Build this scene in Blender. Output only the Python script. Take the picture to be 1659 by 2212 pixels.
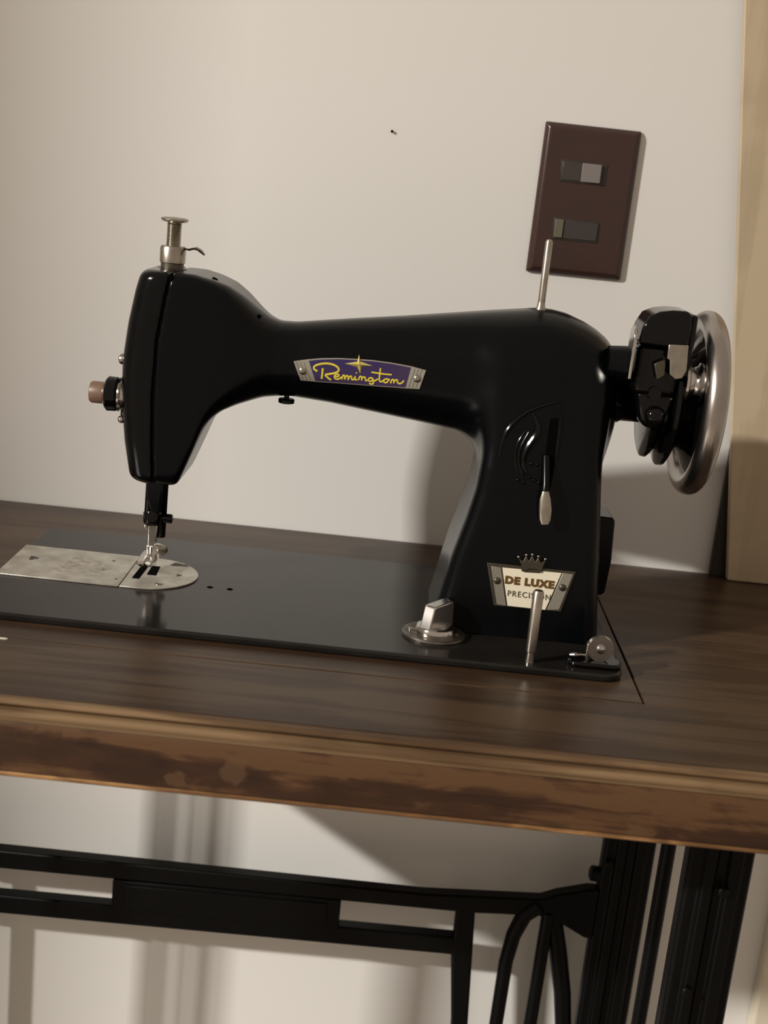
import bpy, bmesh, math, random
import numpy as np
from mathutils import Vector, Matrix

random.seed(4)
for o in list(bpy.data.objects):
    bpy.data.objects.remove(o)
SC = bpy.context.scene
COL = SC.collection
BED = 0.764                      # height of the machine bed above the floor (m); the table top is 4.5 mm lower

# ------------------------------------------------------------------ camera, light, exposure
F_PX, PITCH, ROLL = 2790.0, math.atan(709 / 2790.0), math.radians(5.9)
CAM = (0.0, -0.773, 1.018)
cam = bpy.data.cameras.new('camera')
cam.sensor_fit = 'VERTICAL'
cam.sensor_height = 36.0
cam.lens = 36.0 * F_PX / 2212.0
cam.clip_start = 0.02
cam.dof.use_dof = True
cam.dof.focus_distance = 0.79
cam.dof.aperture_fstop = 9.0
camo = bpy.data.objects.new('camera', cam)
COL.objects.link(camo)
_fw = Vector((0, math.cos(PITCH), -math.sin(PITCH)))
_rt, _dn = Vector((1, 0, 0)), Vector((0, -math.sin(PITCH), -math.cos(PITCH)))
_xr = _rt * math.cos(ROLL) - _dn * math.sin(ROLL)       # image right
_yd = _rt * math.sin(ROLL) + _dn * math.cos(ROLL)       # image down
camo.matrix_world = Matrix(((_xr.x, -_yd.x, -_fw.x, CAM[0]), (_xr.y, -_yd.y, -_fw.y, CAM[1]),
                            (_xr.z, -_yd.z, -_fw.z, CAM[2]), (0, 0, 0, 1)))
SC.camera = camo

W = bpy.data.worlds.new('room_ambient')
SC.world = W
W.use_nodes = True
W.node_tree.nodes['Background'].inputs[0].default_value = (1.0, 0.81, 0.65, 1)
W.node_tree.nodes['Background'].inputs[1].default_value = 0.42

tube = bpy.data.lights.new('ceiling_light', 'AREA')
tube.shape = 'RECTANGLE'
tube.size, tube.size_y = 0.15, 0.22
tube.energy = 580.0
tube.color = (1.0, 0.95, 0.885)
tubeo = bpy.data.objects.new('ceiling_light', tube)
tubeo.location = (-3.4, -2.24, 2.56)
tubeo.rotation_euler = (0, 0, math.radians(35))        # a ceiling panel facing straight down
COL.objects.link(tubeo)

SC.view_settings.view_transform = 'Standard'
SC.view_settings.look = 'None'
SC.view_settings.gamma = 1.0
SC.view_settings.use_curve_mapping = False
SC.view_settings.exposure = 0.0
SC.cycles.use_denoising = True

# ------------------------------------------------------------------ materials
def mat(name, col, rough=0.5, metal=0.0, coat=0.0, spec=0.5, bump=None, var=None):
    """col linear rgb; var=(scale xyz, amount, second colour); bump=(scale, strength)"""
    m = bpy.data.materials.new(name)
    m.use_nodes = True
    nt = m.node_tree
    b = nt.nodes['Principled BSDF']
    b.inputs['Base Color'].default_value = (*col, 1)
    b.inputs['Roughness'].default_value = rough
    b.inputs['Metallic'].default_value = metal
    b.inputs['Coat Weight'].default_value = coat
    b.inputs['Coat Roughness'].default_value = 0.12
    b.inputs['Specular IOR Level'].default_value = spec
    if var or bump:
        tc = nt.nodes.new('ShaderNodeTexCoord')
    if var:
        mp = nt.nodes.new('ShaderNodeMapping')
        mp.inputs['Scale'].default_value = var[0]
        nt.links.new(tc.outputs['Object'], mp.inputs[0])
        nz = nt.nodes.new('ShaderNodeTexNoise')
        nz.inputs['Scale'].default_value = 1.0
        nz.inputs['Detail'].default_value = 6.0
        nt.links.new(mp.outputs[0], nz.inputs['Vector'])
        rp = nt.nodes.new('ShaderNodeValToRGB')
        rp.color_ramp.elements[0].position = 0.5 - var[1]
        rp.color_ramp.elements[1].position = 0.5 + var[1]
        rp.color_ramp.elements[0].color = (*col, 1)
        rp.color_ramp.elements[1].color = (*var[2], 1)
        nt.links.new(nz.outputs['Fac'], rp.inputs[0])
        nt.links.new(rp.outputs[0], b.inputs['Base Color'])
    if bump:
        nb = nt.nodes.new('ShaderNodeTexNoise')
        nb.inputs['Scale'].default_value = bump[0]
        nb.inputs['Detail'].default_value = 4.0
        nt.links.new(tc.outputs['Object'], nb.inputs['Vector'])
        bp = nt.nodes.new('ShaderNodeBump')
        bp.inputs['Strength'].default_value = bump[1]
        bp.inputs['Distance'].default_value = 0.001
        nt.links.new(nb.outputs['Fac'], bp.inputs['Height'])
        nt.links.new(bp.outputs[0], b.inputs['Normal'])
    return m

def wood(name, dark, mid, light, along='X', rough=0.35, coat=0.25, dents=(), grain=1.0, blotch=0.0):
    """stretched-noise grain; dents: worn patches and knock marks as (x, z, radius, colour) in world metres"""
    m = bpy.data.materials.new(name)
    m.use_nodes = True
    nt = m.node_tree
    N, L = nt.nodes.new, nt.links.new
    b = nt.nodes['Principled BSDF']
    b.inputs['Roughness'].default_value = rough
    b.inputs['Coat Weight'].default_value = coat
    b.inputs['Coat Roughness'].default_value = 0.25
    b.inputs['Specular IOR Level'].default_value = 0.28
    geo = N('ShaderNodeNewGeometry')
    def noise(scale, detail, dist):
        mp = N('ShaderNodeMapping')
        mp.inputs['Scale'].default_value = scale
        L(geo.outputs['Position'], mp.inputs[0])
        nz = N('ShaderNodeTexNoise')
        nz.inputs['Scale'].default_value = 1.0
        nz.inputs['Detail'].default_value = detail
        nz.inputs['Distortion'].default_value = dist
        L(mp.outputs[0], nz.inputs['Vector'])
        return nz.outputs['Fac']
    s = {'X': (3.0, 55.0, 55.0), 'Z': (55.0, 55.0, 3.0)}[along]
    s2 = {'X': (16.0, 420.0, 420.0), 'Z': (420.0, 420.0, 16.0)}[along]
    g1, g2, g3 = noise(tuple(v * grain for v in s), 5, 0.8), noise(s2, 3, 0.2), noise((7, 11, 14), 4, 1.2)
    g4 = noise((90, 90, 130), 3, 0.6)
    a1 = N('ShaderNodeMath'); a1.operation = 'MULTIPLY_ADD'
    L(g2, a1.inputs[0]); a1.inputs[1].default_value = 0.30; L(g1, a1.inputs[2])
    a2 = N('ShaderNodeMath'); a2.operation = 'MULTIPLY_ADD'
    L(g3, a2.inputs[0]); a2.inputs[1].default_value = 0.55; L(a1.outputs[0], a2.inputs[2])
    if blotch:
        g5 = noise((26, 30, 70), 5, 1.4)
        a3 = N('ShaderNodeMath'); a3.operation = 'MULTIPLY_ADD'
        a4 = N('ShaderNodeMath'); a4.operation = 'SUBTRACT'; L(g5, a4.inputs[0]); a4.inputs[1].default_value = 0.53
        L(a4.outputs[0], a3.inputs[0]); a3.inputs[1].default_value = blotch; L(a2.outputs[0], a3.inputs[2])
        a2 = a3
    rp = N('ShaderNodeValToRGB')
    e = rp.color_ramp.elements
    e[0].position = 0.60; e[0].color = (*dark, 1)
    e[1].position = 1.18 / 1.2; e[1].color = (*light, 1)
    n = e.new(0.86); n.color = (*mid, 1)
    L(a2.outputs[0], rp.inputs[0])
    col = rp.outputs[0]
    if dents:
        sep = N('ShaderNodeSeparateXYZ'); L(geo.outputs['Position'], sep.inputs[0])
        for (x, z, r, k) in dents:
            cmb = N('ShaderNodeCombineXYZ'); L(sep.outputs[0], cmb.inputs[0]); L(sep.outputs[2], cmb.inputs[2])
            dn = N('ShaderNodeVectorMath'); dn.operation = 'DISTANCE'
            L(cmb.outputs[0], dn.inputs[0]); dn.inputs[1].default_value = (x, 0, z)
            rr = N('ShaderNodeValToRGB')
            ee = rr.color_ramp.elements
            dv = N('ShaderNodeMath'); dv.operation = 'DIVIDE'
            L(dn.outputs['Value'], dv.inputs[0]); dv.inputs[1].default_value = r * 1.5
            wb = N('ShaderNodeMath'); wb.operation = 'MULTIPLY_ADD'
            L(g4, wb.inputs[0]); wb.inputs[1].default_value = 1.5; L(dv.outputs[0], wb.inputs[2])
            ee[0].position = 0.98; ee[0].color = (0.75, 0.75, 0.75, 1)
            ee[1].position = 1.0; ee[1].color = (0, 0, 0, 1)
            wc = N('ShaderNodeMath'); wc.operation = 'MULTIPLY'
            L(wb.outputs[0], wc.inputs[0]); wc.inputs[1].default_value = 0.72
            ee[0].position = 0.88
            L(wc.outputs[0], rr.inputs[0])
            mk = N('ShaderNodeMath'); mk.operation = 'MULTIPLY'
            L(rr.outputs[0], mk.inputs[0]); mk.inputs[1].default_value = 0.8
            mx = N('ShaderNodeMix'); mx.data_type = 'RGBA'
            L(mk.outputs[0], mx.inputs['Factor']); L(col, mx.inputs['A'])
            mx.inputs['B'].default_value = (*k, 1)
            col = mx.outputs['Result']
    L(col, b.inputs['Base Color'])
    bp = N('ShaderNodeBump'); bp.inputs['Strength'].default_value = 0.25; bp.inputs['Distance'].default_value = 0.0006
    L(a2.outputs[0], bp.inputs['Height']); L(bp.outputs[0], b.inputs['Normal'])
    return m

M = {}
M['enamel'] = mat('black_enamel', (0.0015, 0.0018, 0.0022), 0.15, spec=0.24, bump=(60, 0.02))
M['enamel_satin'] = mat('black_enamel_satin', (0.0015, 0.002, 0.0026), 0.22, spec=0.17)
M['bed_enamel'] = mat('bed_enamel', (0.008, 0.0075, 0.007), 0.13, spec=0.26, bump=(25, 0.02),
                      var=((30, 30, 30), 0.22, (0.016, 0.014, 0.012)))
M['gloss'] = mat('gloss_black', (0.002, 0.002, 0.002), 0.09, spec=0.28)
M['gap'] = mat('dark_gap', (0.002, 0.002, 0.002), 0.9, spec=0.02)
M['worn'] = mat('worn_plate', (0.20, 0.175, 0.15), 0.36, 0.9, var=((150, 150, 150), 0.2, (0.10, 0.085, 0.07)))
M['chrome'] = mat('chrome', (0.58, 0.56, 0.53), 0.12, 1.0)
M['satin_chrome'] = mat('satin_chrome', (0.66, 0.64, 0.61), 0.24, 1.0)
M['rim'] = mat('worn_nickel_rim', (0.44, 0.41, 0.38), 0.26, 1.0, var=((60, 60, 60), 0.25, (0.36, 0.33, 0.30)))
M['nickel'] = mat('dull_nickel', (0.46, 0.43, 0.37), 0.30, 1.0, var=((120, 120, 120), 0.2, (0.34, 0.31, 0.26)))
M['steel'] = mat('stained_steel', (0.62, 0.60, 0.54), 0.42, 0.75, bump=(300, 0.08),
                 var=((70, 70, 70), 0.16, (0.40, 0.375, 0.31)))
M['stain'] = mat('oil_stain', (0.035, 0.028, 0.02), 0.5)
M['smear'] = mat('steel_smear', (0.30, 0.28, 0.23), 0.5, 0.5, var=((200, 200, 200), 0.1, (0.5, 0.47, 0.40)))
M['bakelite'] = mat('brown_knob', (0.16, 0.095, 0.062), 0.42)
M['badge_blue'] = mat('badge_blue', (0.030, 0.022, 0.115), 0.3, 0.3, var=((60, 60, 60), 0.2, (0.05, 0.03, 0.08)))
M['badge_metal'] = mat('badge_metal', (0.36, 0.34, 0.29), 0.4, 0.6)
M['yellow'] = mat('badge_yellow', (0.62, 0.50, 0.045), 0.4)
M['gold'] = mat('badge_gold', (0.62, 0.52, 0.16), 0.3, 0.4)
M['cream'] = mat('badge_cream', (0.78, 0.72, 0.56), 0.4)
M['badge_dark'] = mat('badge_dark_metal', (0.085, 0.075, 0.055), 0.35, 0.7)
M['copper'] = mat('badge_copper', (0.16, 0.085, 0.025), 0.35, 0.4)
M['ink'] = mat('badge_ink', (0.07, 0.065, 0.05), 0.5)
M['iron'] = mat('cast_iron', (0.002, 0.002, 0.002), 0.4, spec=0.12, bump=(220, 0.12))
M['plate'] = mat('switch_plate', (0.046, 0.021, 0.016), 0.26, var=((40, 40, 40), 0.25, (0.036, 0.019, 0.016)))
M['plate_dark'] = mat('switch_surround', (0.030, 0.022, 0.018), 0.45)
M['rocker'] = mat('switch_rocker', (0.042, 0.034, 0.030), 0.42)
M['rocker_grey'] = mat('switch_rocker_grey', (0.165, 0.145, 0.135), 0.5)
M['rocker_olive'] = mat('switch_rocker_olive', (0.115, 0.105, 0.07), 0.5)
M['wall'] = mat('wall_paint', (0.695, 0.685, 0.645), 0.75, spec=0.2, bump=(90, 0.06),
                var=((5, 5, 5), 0.3, (0.69, 0.68, 0.655)))
M['trim'] = mat('trim_paint', (0.62, 0.56, 0.44), 0.6)
M['floor'] = mat('floor_tile', (0.34, 0.29, 0.23), 0.5, var=((6, 6, 6), 0.3, (0.28, 0.24, 0.20)))
M['paper'] = mat('scrap', (0.7, 0.66, 0.58), 0.7)
M['dark_board'] = mat('dark_board', (0.022, 0.014, 0.010), 0.5)
M['ply'] = wood('tan_board', (0.40, 0.32, 0.215), (0.44, 0.355, 0.24), (0.49, 0.40, 0.275), 'Z', 0.6, 0.0, grain=0.35)
M['top'] = wood('table_top', (0.025, 0.0135, 0.0075), (0.040, 0.0225, 0.0125), (0.062, 0.038, 0.0215), 'X', 0.34, 0.0)
_dk = (0.03, 0.014, 0.006)
_lt = (0.10, 0.055, 0.027)
M['edge'] = wood('table_edge', (0.020, 0.009, 0.0052), (0.043, 0.0185, 0.0088), (0.092, 0.046, 0.020), 'X', 0.46, 0.0, blotch=0.6,
                 dents=((-0.167, 0.738, 0.008, _dk), (-0.149, 0.738, 0.009, _dk), (-0.103, 0.728, 0.010, _dk),
                        (-0.060, 0.735, 0.008, _lt), (-0.088, 0.727, 0.006, _lt), (0.142, 0.716, 0.012, _lt)))
M['lip'] = wood('table_lip', (0.05, 0.027, 0.013), (0.115, 0.068, 0.034), (0.20, 0.13, 0.068), 'X', 0.40, 0.0)
M['rawstrip'] = wood('table_under_strip', (0.06, 0.028, 0.012), (0.17, 0.085, 0.034), (0.36, 0.20, 0.08), 'X', 0.5, 0.0, blotch=0.6)

# ------------------------------------------------------------------ mesh helpers (all shapes in mm, z from the machine bed)
WORLD_ORIGIN = {}

class MB:
    def __init__(self):
        self.v, self.f = [], []
    def add(self, vs, fs):
        k = len(self.v)
        self.v += [tuple(map(float, p)) for p in vs]
        self.f += [tuple(i + k for i in q) for q in fs]
        return self
    def box(self, x0, x1, y0, y1, z0, z1):
        return self.add([(x0, y0, z0), (x1, y0, z0), (x1, y1, z0), (x0, y1, z0), (x0, y0, z1), (x1, y0, z1), (x1, y1, z1), (x0, y1, z1)],
                        [(0, 3, 2, 1), (4, 5, 6, 7), (0, 1, 5, 4), (1, 2, 6, 5), (2, 3, 7, 6), (3, 0, 4, 7)])
    def lathe(self, prof, org=(0, 0, 0), axis='z', n=40, caps=True):
        """prof: list of (t along axis, radius)"""
        vs, fs = [], []
        m = len(prof)
        if isinstance(axis, str):
            ax = {'x': Vector((1, 0, 0)), 'y': Vector((0, 1, 0)), 'z': Vector((0, 0, 1))}[axis]
        else:
            ax = Vector(axis).normalized()
        up = Vector((0, 0, 1)) if abs(ax.z) < 0.9 else Vector((1, 0, 0))
        e1 = ax.cross(up).normalized(); e2 = ax.cross(e1)
        o = Vector(org)
        for (t, r) in prof:
            for k in range(n):
                a = 2 * math.pi * k / n
                vs.append(o + ax * t + (e1 * math.cos(a) + e2 * math.sin(a)) * max(r, 1e-4))
        for i in range(m - 1):
            for k in range(n):
                k2 = (k + 1) % n
                fs.append((i * n + k, i * n + k2, (i + 1) * n + k2, (i + 1) * n + k))
        if caps:
            fs.append(tuple(range(n))[::-1]); fs.append(tuple((m - 1) * n + k for k in range(n)))
        return self.add(vs, fs)
    def cyl(self, p0, p1, r, r1=None, n=24):
        p0, p1 = Vector(p0), Vector(p1)
        return self.lathe([(0, r), ((p1 - p0).length, r if r1 is None else r1)], p0, p1 - p0, n)
    def ball(self, c, r, n=20, squash=1.0, axis='z'):
        pr = [(-r * squash * math.cos(math.pi * i / 10), r * math.sin(math.pi * i / 10)) for i in range(11)]
        return self.lathe(pr, c, axis, n)
    def torus(self, c, R, r, axis='x', n=72, m=18):
        pr = [(r * math.sin(2 * math.pi * i / m), R + r * math.cos(2 * math.pi * i / m)) for i in range(m + 1)]
        return self.lathe(pr, c, axis, n, caps=False)
    def tube(self, pts, r, n=10, flat=1.0, nrm=None):
        """tube along a polyline; flat<1 squashes it along nrm"""
        pts = [Vector(p) for p in pts]
        rs = r if isinstance(r, (list, tuple)) else [r] * len(pts)
        nrm = Vector(nrm or (0, 1, 0)).normalized()
        vs, fs = [], []
        for i, p in enumerate(pts):
            t = (pts[min(i + 1, len(pts) - 1)] - pts[max(i - 1, 0)]).normalized()
            e1 = t.cross(nrm)
            if e1.length < 1e-3:
                e1 = t.cross(Vector((0.3, 0.2, 0.9)))
            e1.normalize(); e2 = e1.cross(t).normalized()
            for k in range(n):
                a = 2 * math.pi * k / n
                vs.append(p + e1 * math.cos(a) * rs[i] + e2 * math.sin(a) * rs[i] * flat)
        for i in range(len(pts) - 1):
            for k in range(n):
                k2 = (k + 1) % n
                fs.append((i * n + k, i * n + k2, (i + 1) * n + k2, (i + 1) * n + k))
        fs.append(tuple(range(n))[::-1]); fs.append(tuple((len(pts) - 1) * n + k for k in range(n)))
        return self.add(vs, fs)
    def prism(self, out, fn, d0, d1):
        """closed 2D outline pushed between two depths; fn(a, b, d) -> (x, y, z)"""
        n = len(out)
        vs = [fn(a, b, d0) for a, b in out] + [fn(a, b, d1) for a, b in out]
        fs = [tuple(range(n)), tuple(range(2 * n - 1, n - 1, -1))]
        fs += [(i, i + n, (i + 1) % n + n, (i + 1) % n) for i in range(n)]
        return self.add(vs, fs)
    def build(self, name, m, parent=None, bevel=0.0, seg=2, smooth=True, ang=35, recalc=True, origin=None):
        vs = np.array(self.v)
        c = np.array(origin, float) if origin is not None else vs.mean(0)
        me = bpy.data.meshes.new(name)
        me.from_pydata(((vs - c) * 0.001).tolist(), [], self.f)
        if recalc:
            bm = bmesh.new(); bm.from_mesh(me)
            bmesh.ops.recalc_face_normals(bm, faces=bm.faces)
            bm.to_mesh(me); bm.free()
        if smooth:
            me.polygons.foreach_set('use_smooth', [True] * len(me.polygons))
            me.set_sharp_from_angle(angle=math.radians(ang))
        me.materials.append(M[m])
        o = bpy.data.objects.new(name, me)
        COL.objects.link(o)
        w = Vector((c[0] * 0.001, c[1] * 0.001, c[2] * 0.001 + BED))
        WORLD_ORIGIN[o.name] = w
        o.location = w - (WORLD_ORIGIN[parent.name] if parent else Vector((0, 0, 0)))
        o.parent = parent
        if bevel:
            b = o.modifiers.new('bevel', 'BEVEL')
            b.width = bevel * 0.001; b.segments = seg; b.limit_method = 'ANGLE'; b.angle_limit = math.radians(40)
            b.harden_normals = False
        return o

def thing(name, label, cat, loc, group=None):
    o = bpy.data.objects.new(name, None)
    o.empty_display_size = 0.02
    COL.objects.link(o)
    w = Vector((loc[0] * 0.001, loc[1] * 0.001, loc[2] * 0.001 + BED))
    o.location = w
    WORLD_ORIGIN[o.name] = w
    return tag(o, label, cat, group)

def tag(o, label, cat, group=None):
    o['label'] = label; o['category'] = cat
    if group:
        o['group'] = group
    return o

def struct(o, label=None):
    o['kind'] = 'structure'
    if label:
        o['label'] = label
    return o

def arc(cx, cy, r, a0, a1, n, ry=None):
    ry = r if ry is None else ry
    return [(cx + r * math.cos(math.radians(a0 + (a1 - a0) * i / n)), cy + ry * math.sin(math.radians(a0 + (a1 - a0) * i / n))) for i in range(n + 1)]

def rrect(x0, x1, y0, y1, r, n=6):
    return (arc(x1 - r, y0 + r, r, -90, 0, n) + arc(x1 - r, y1 - r, r, 0, 90, n) + arc(x0 + r, y1 - r, r, 90, 180, n) + arc(x0 + r, y0 + r, r, 180, 270, n))

FLAT = lambda a, b, d: (a, b, d)           # outline in x-y, depth along z
FRONT = lambda a, b, d: (a, d, b)          # outline in x-z, depth along y
SIDE = lambda a, b, d: (d, a, b)           # outline in y-z, depth along x

# ------------------------------------------------------------------ the room
FL = -BED * 1000
TT = -4.5                                   # table top
WY = 163.0                                  # face of the back wall
struct(MB().box(-1700, 2300, WY, WY + 100, FL, 1500).build('wall_back', 'wall'))
struct(MB().box(-1700, 2300, -1900, WY + 100, FL - 60, FL).build('floor', 'floor'))
struct(MB().box(-1600, -1443, -750, WY, FL, 1500).build('left_shade_blocker', 'wall'))  # unseen block, added to cast the soft shade on the back wall's left edge
struct(MB().box(340, 410, WY - 14, WY, FL, 1400).build('trim_1', 'trim', bevel=3))

# ------------------------------------------------------------------ sewing table with its iron stand
TX0, TX1, TY0 = -355, 318, -196
table = thing('sewing_table', 'brown wooden sewing table on a black cast-iron treadle stand', 'table', (-20, -16, FL))
g = 0.5
MB().box(TX0, TX1, TY0 + 6, -116.4 - g, TT - 20, TT).build('front_board', 'top', table, bevel=0.6)
MB().box(TX0, 151 - g, -116.4 + g, WY - 2, TT - 20, TT).build('machine_board', 'top', table, bevel=0.6)
MB().box(151 + g, TX1, -116.4 + g, WY - 2, TT - 20, TT - 0.3).build('side_board', 'top', table, bevel=0.6)
lip = ([(TY0 + 6, TT - 0.4), (TY0 + 4.5, TT - 0.5)] + arc(TY0 + 2.6, TT - 2.3, 2.0, 70, 200, 6, 1.9) + [(TY0 + 3.2, TT - 3.9), (TY0 + 3.2, TT - 5.2)]
       + arc(TY0 + 1.4, TT - 7.6, 2.6, 110, 230, 6, 2.4) + [(TY0 + 0.2, TT - 11.5), (TY0 + 6, TT - 11.5)])
MB().prism(lip, SIDE, TX0 - 2, TX1 + 2).build('edge_moulding', 'lip', table, ang=60)
fas = [(TY0 + 10, TT - 11.5), (TY0 + 0.8, TT - 11.5), (TY0 - 0.3, TT - 14), (TY0 - 0.6, TT - 26), (TY0 + 0.4, TT - 38.5), (TY0 + 10, TT - 38.5)]
MB().prism(fas, SIDE, TX0 - 1, TX1 + 1).build('front_apron', 'edge', table, bevel=0.8)
st = [(TY0 + 10, TT - 38.5), (TY0 + 0.4, TT - 38.5), (TY0 + 0.6, TT - 40.6), (TY0 + 3, TT - 42), (TY0 + 10, TT - 42)]
MB().prism(st, SIDE, TX0 - 1, TX1 + 1).build('bottom_strip', 'rawstrip', table, bevel=0.5)
for x0 in (TX0, TX1 - 10):
    MB().box(x0, x0 + 10, TY0 + 11, WY - 3, TT - 42, TT - 20.2).build('side_apron', 'edge', table, bevel=0.8)
MB().box(TX0 + 11, TX1 - 11, WY - 14, WY - 3, TT - 42, TT - 20.2).build('back_apron', 'edge', table, bevel=0.8)

def post(name, x0, x1, y0, y1):
    """ribbed cast post from the table down to its foot"""
    w = x1 - x0
    out = [(x0, y0 + 5), (x0 + 2, y0 + 3), (x0 + w * .20, y0 + 3), (x0 + w * .26, y0), (x0 + w * .40, y0), (x0 + w * .46, y0 + 4),
           (x0 + w * .58, y0 + 4), (x0 + w * .64, y0 + 1), (x0 + w * .80, y0 + 1), (x0 + w * .86, y0 + 4), (x1 - 1.5, y0 + 4), (x1, y0 + 6),
           (x1, y1 - 3), (x1 - 3, y1), (x0 + 3, y1), (x0, y1 - 3)]
    p = MB().prism(out, FLAT, FL + 14, TT - 20.4).build(name, 'iron', table, ang=50, bevel=0.6)
    MB().lathe([(0, 24), (5, 24), (14, 17), (15.5, 12)], ((x0 + x1) / 2, (y0 + y1) / 2, FL), 'z', 28).build('foot', 'iron', p)
    return p
pr_ = post('leg', 192, 231, 112, 130)
pf_ = post('leg', 186.5, 223, -130, -112)
pl_ = post('leg', -353, -325, 125.2, 146)
pq_ = post('leg', -353, -325, -130, -112)
for p, x, zz in ((pf_, 207, -104), (pf_, 197, -168), (pr_, 196, -226)):
    y = -131 if p is pf_ else 112
    MB().ball((x, y, zz), 3.2, squash=0.6, axis='y').build('bolt', 'iron', p)
MB().lathe([(0, 6), (7, 6), (8, 4.5)], (193, 121, -240), (-1, -0.1, 0.1), 18).build('lug', 'iron', pr_)
for x in (203, -346):
    MB().box(x, x + 14, -112, 112, -53, TT - 20.4).build('top_rail', 'iron', table, bevel=2)
    MB().box(x, x + 14, -112, 112, FL + 60, FL + 84).build('bottom_rail', 'iron', table, bevel=2)
MB().tube([(208.5, 0, -50), (208.5, 0, -300), (206, 0, FL + 70)], 5.0, 14).build('upright_rod', 'iron', table)
for y, w in ((-9, 3.8), (2, 1.8), (13, 1.8), (25, 3.8)):
    MB().box(-342, -336, y - w, y + w, FL + 84, -53).build('lattice_bar', 'iron', table, bevel=0.8)
# rear cross brace: two rails joined by a cast name plate, uprights and a pointed arch
cb = MB()
RX0 = -340
cb.prism([(RX0, -268), (60, -268), (150, -262.5), (162, -257), (185, -250), (192.5, -250), (192.5, -292), (186, -291), (165, -280), (150, -276.5), (100, -280), (RX0, -284)], FRONT, 113, 125)
cb.build('top_brace_rail', 'iron', table, bevel=1.5)
cb = MB()
cb.prism([(RX0, -307), (90, -302.5), (90, -317.5), (RX0, -323)], FRONT, 113, 125)
cb.build('lower_brace_rail', 'iron', table, bevel=1.5)
np_ = MB().prism([(-178, -283), (-2, -280), (-2, -307), (-178, -309)], FRONT, 112.5, 124).build('name_panel', 'iron', table, bevel=0.8)
np2_ = MB().prism([(-168, -286), (-12, -283.5), (-12, -305), (-168, -306.5)], FRONT, 111.6, 113).build('raised_field', 'iron', np_, bevel=0.5)
MB().prism([(86.5, -278), (101, -277), (107, -380), (112, -540), (97, -540), (94, -380), (87, -318)], FRONT, 113, 125).build('brace_upright', 'iron', table, bevel=2)
MB().prism([(-320, -283), (-311, -283), (-311, -540), (-320, -540)], FRONT, 113.5, 124).build('brace_upright', 'iron', table, bevel=2)
MB().tube([(149, 116, -268), (139, 116, -278), (133, 116, -296), (130, 116, -320), (129, 116, -380), (131, 116, -460), (142, 116, -540)], [7, 6.5, 6, 5.6, 5.4, 5.4, 5.4], 12).build('arch_bar', 'iron', table)
MB().tube([(152, 121, -268), (163, 121, -284), (170, 121, -310), (178, 121, -345), (185, 121, -390), (186, 121, -460), (172, 121, -540)], [7.5, 7.2, 7, 6.8, 6.4, 6, 5.6], 12).build('arch_bar', 'iron', table)
MB().tube([(157, 116, -274), (156.5, 116, -320), (155.5, 116, -380), (155, 116, -540)], [5, 5.2, 5.4, 5.2], 12).build('arch_bar', 'iron', table)
MB().box(-340, 194, 113, 125, -556, -540).build('bottom_brace_rail', 'iron', table, bevel=2)

# ------------------------------------------------------------------ sewing machine: casting from a signed distance field
mach = thing('sewing_machine', 'black enamelled sewing machine with silver handwheel standing on the wooden table', 'sewing machine', (-44, 0, TT))

def lut(pts):
    """smooth curve through (t, value) points"""
    t = np.array([p[0] for p in pts], float); v = np.array([p[1] for p in pts], float)
    tt = np.linspace(t[0], t[-1], 1200)
    vv = np.interp(tt, t, v)
    k = max(3, int(1200 * 5.0 / (t[-1] - t[0])) | 1)
    pad = np.concatenate([np.full(k, vv[0]), vv, np.full(k, vv[-1])])
    ker = np.hanning(k + 2)[1:-1]; ker /= ker.sum()
    sm = np.convolve(pad, ker, 'same')[k:-k]
    return lambda q: np.interp(q, tt, sm)

YC = 8.0
arm_t = lut([(-170, 191.5), (-124, 191.5), (-113, 189.3), (-104, 186.5), (-95, 181), (-86, 173.8), (-80, 169.6), (-74, 167.3), (-64, 167.6), (-30, 173.2), (0, 177.8), (50, 186),
             (78, 190.3), (88, 190.4), (97, 189), (108, 185), (115, 181), (122, 175), (127, 168.5), (131, 160), (134, 149), (135.5, 143)])
arm_b = lut([(-170, 64.5), (-129, 64.5), (-125.5, 66), (-120, 80), (-112, 101.5), (-108, 107.5), (-103, 112), (-95, 115.8), (-80, 120.8), (-65, 122.8), (-40, 121.3), (-14, 118.5), (0, 117), (37, 113.2), (50, 109), (62, 100),
             (126, 100), (130, 112), (133, 124), (135, 138), (135.5, 141)])
arm_a = lut([(-170, 31), (-115, 31), (-100, 29.5), (-85, 26), (-74, 23.5), (-60, 23), (0, 27.5), (50, 34), (90, 37), (112, 34), (124, 27), (131, 17), (135.5, 4)])
arm_r = lut([(-170, 7), (-118, 8), (-100, 14), (-84, 21), (-74, 22), (-60, 22), (0, 26.5), (50, 31), (90, 33), (112, 30), (124, 25), (135.5, 4)])
pil_l = lut([(-4, 33), (0, 34), (6, 35.3), (20, 38), (42, 42), (67, 48.3), (85, 52), (103, 53.5), (150, 54), (200, 54)])
pil_r = lut([(-4, 136.5), (0, 135.8), (10, 134.4), (37, 131.5), (68, 128.5), (96, 125.5), (117, 124), (150, 124), (200, 124)])
pil_f = lut([(-4, -44), (0, -43.4), (20, -42.2), (40, -41), (100, -38), (140, -31), (170, -22), (200, -10)])
cov_l = lut([(55, -151), (65, -153.4), (69.5, -154.6), (89, -158.4), (116, -161.6), (138, -161.8), (160, -159.6), (179, -156.4), (192, -153.2), (198, -152)])
seam = lut([(55, -139), (68, -139.8), (90, -141.5), (118, -142.7), (151, -142.2), (175, -139), (192, -136.2), (198, -135.5)])

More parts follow.
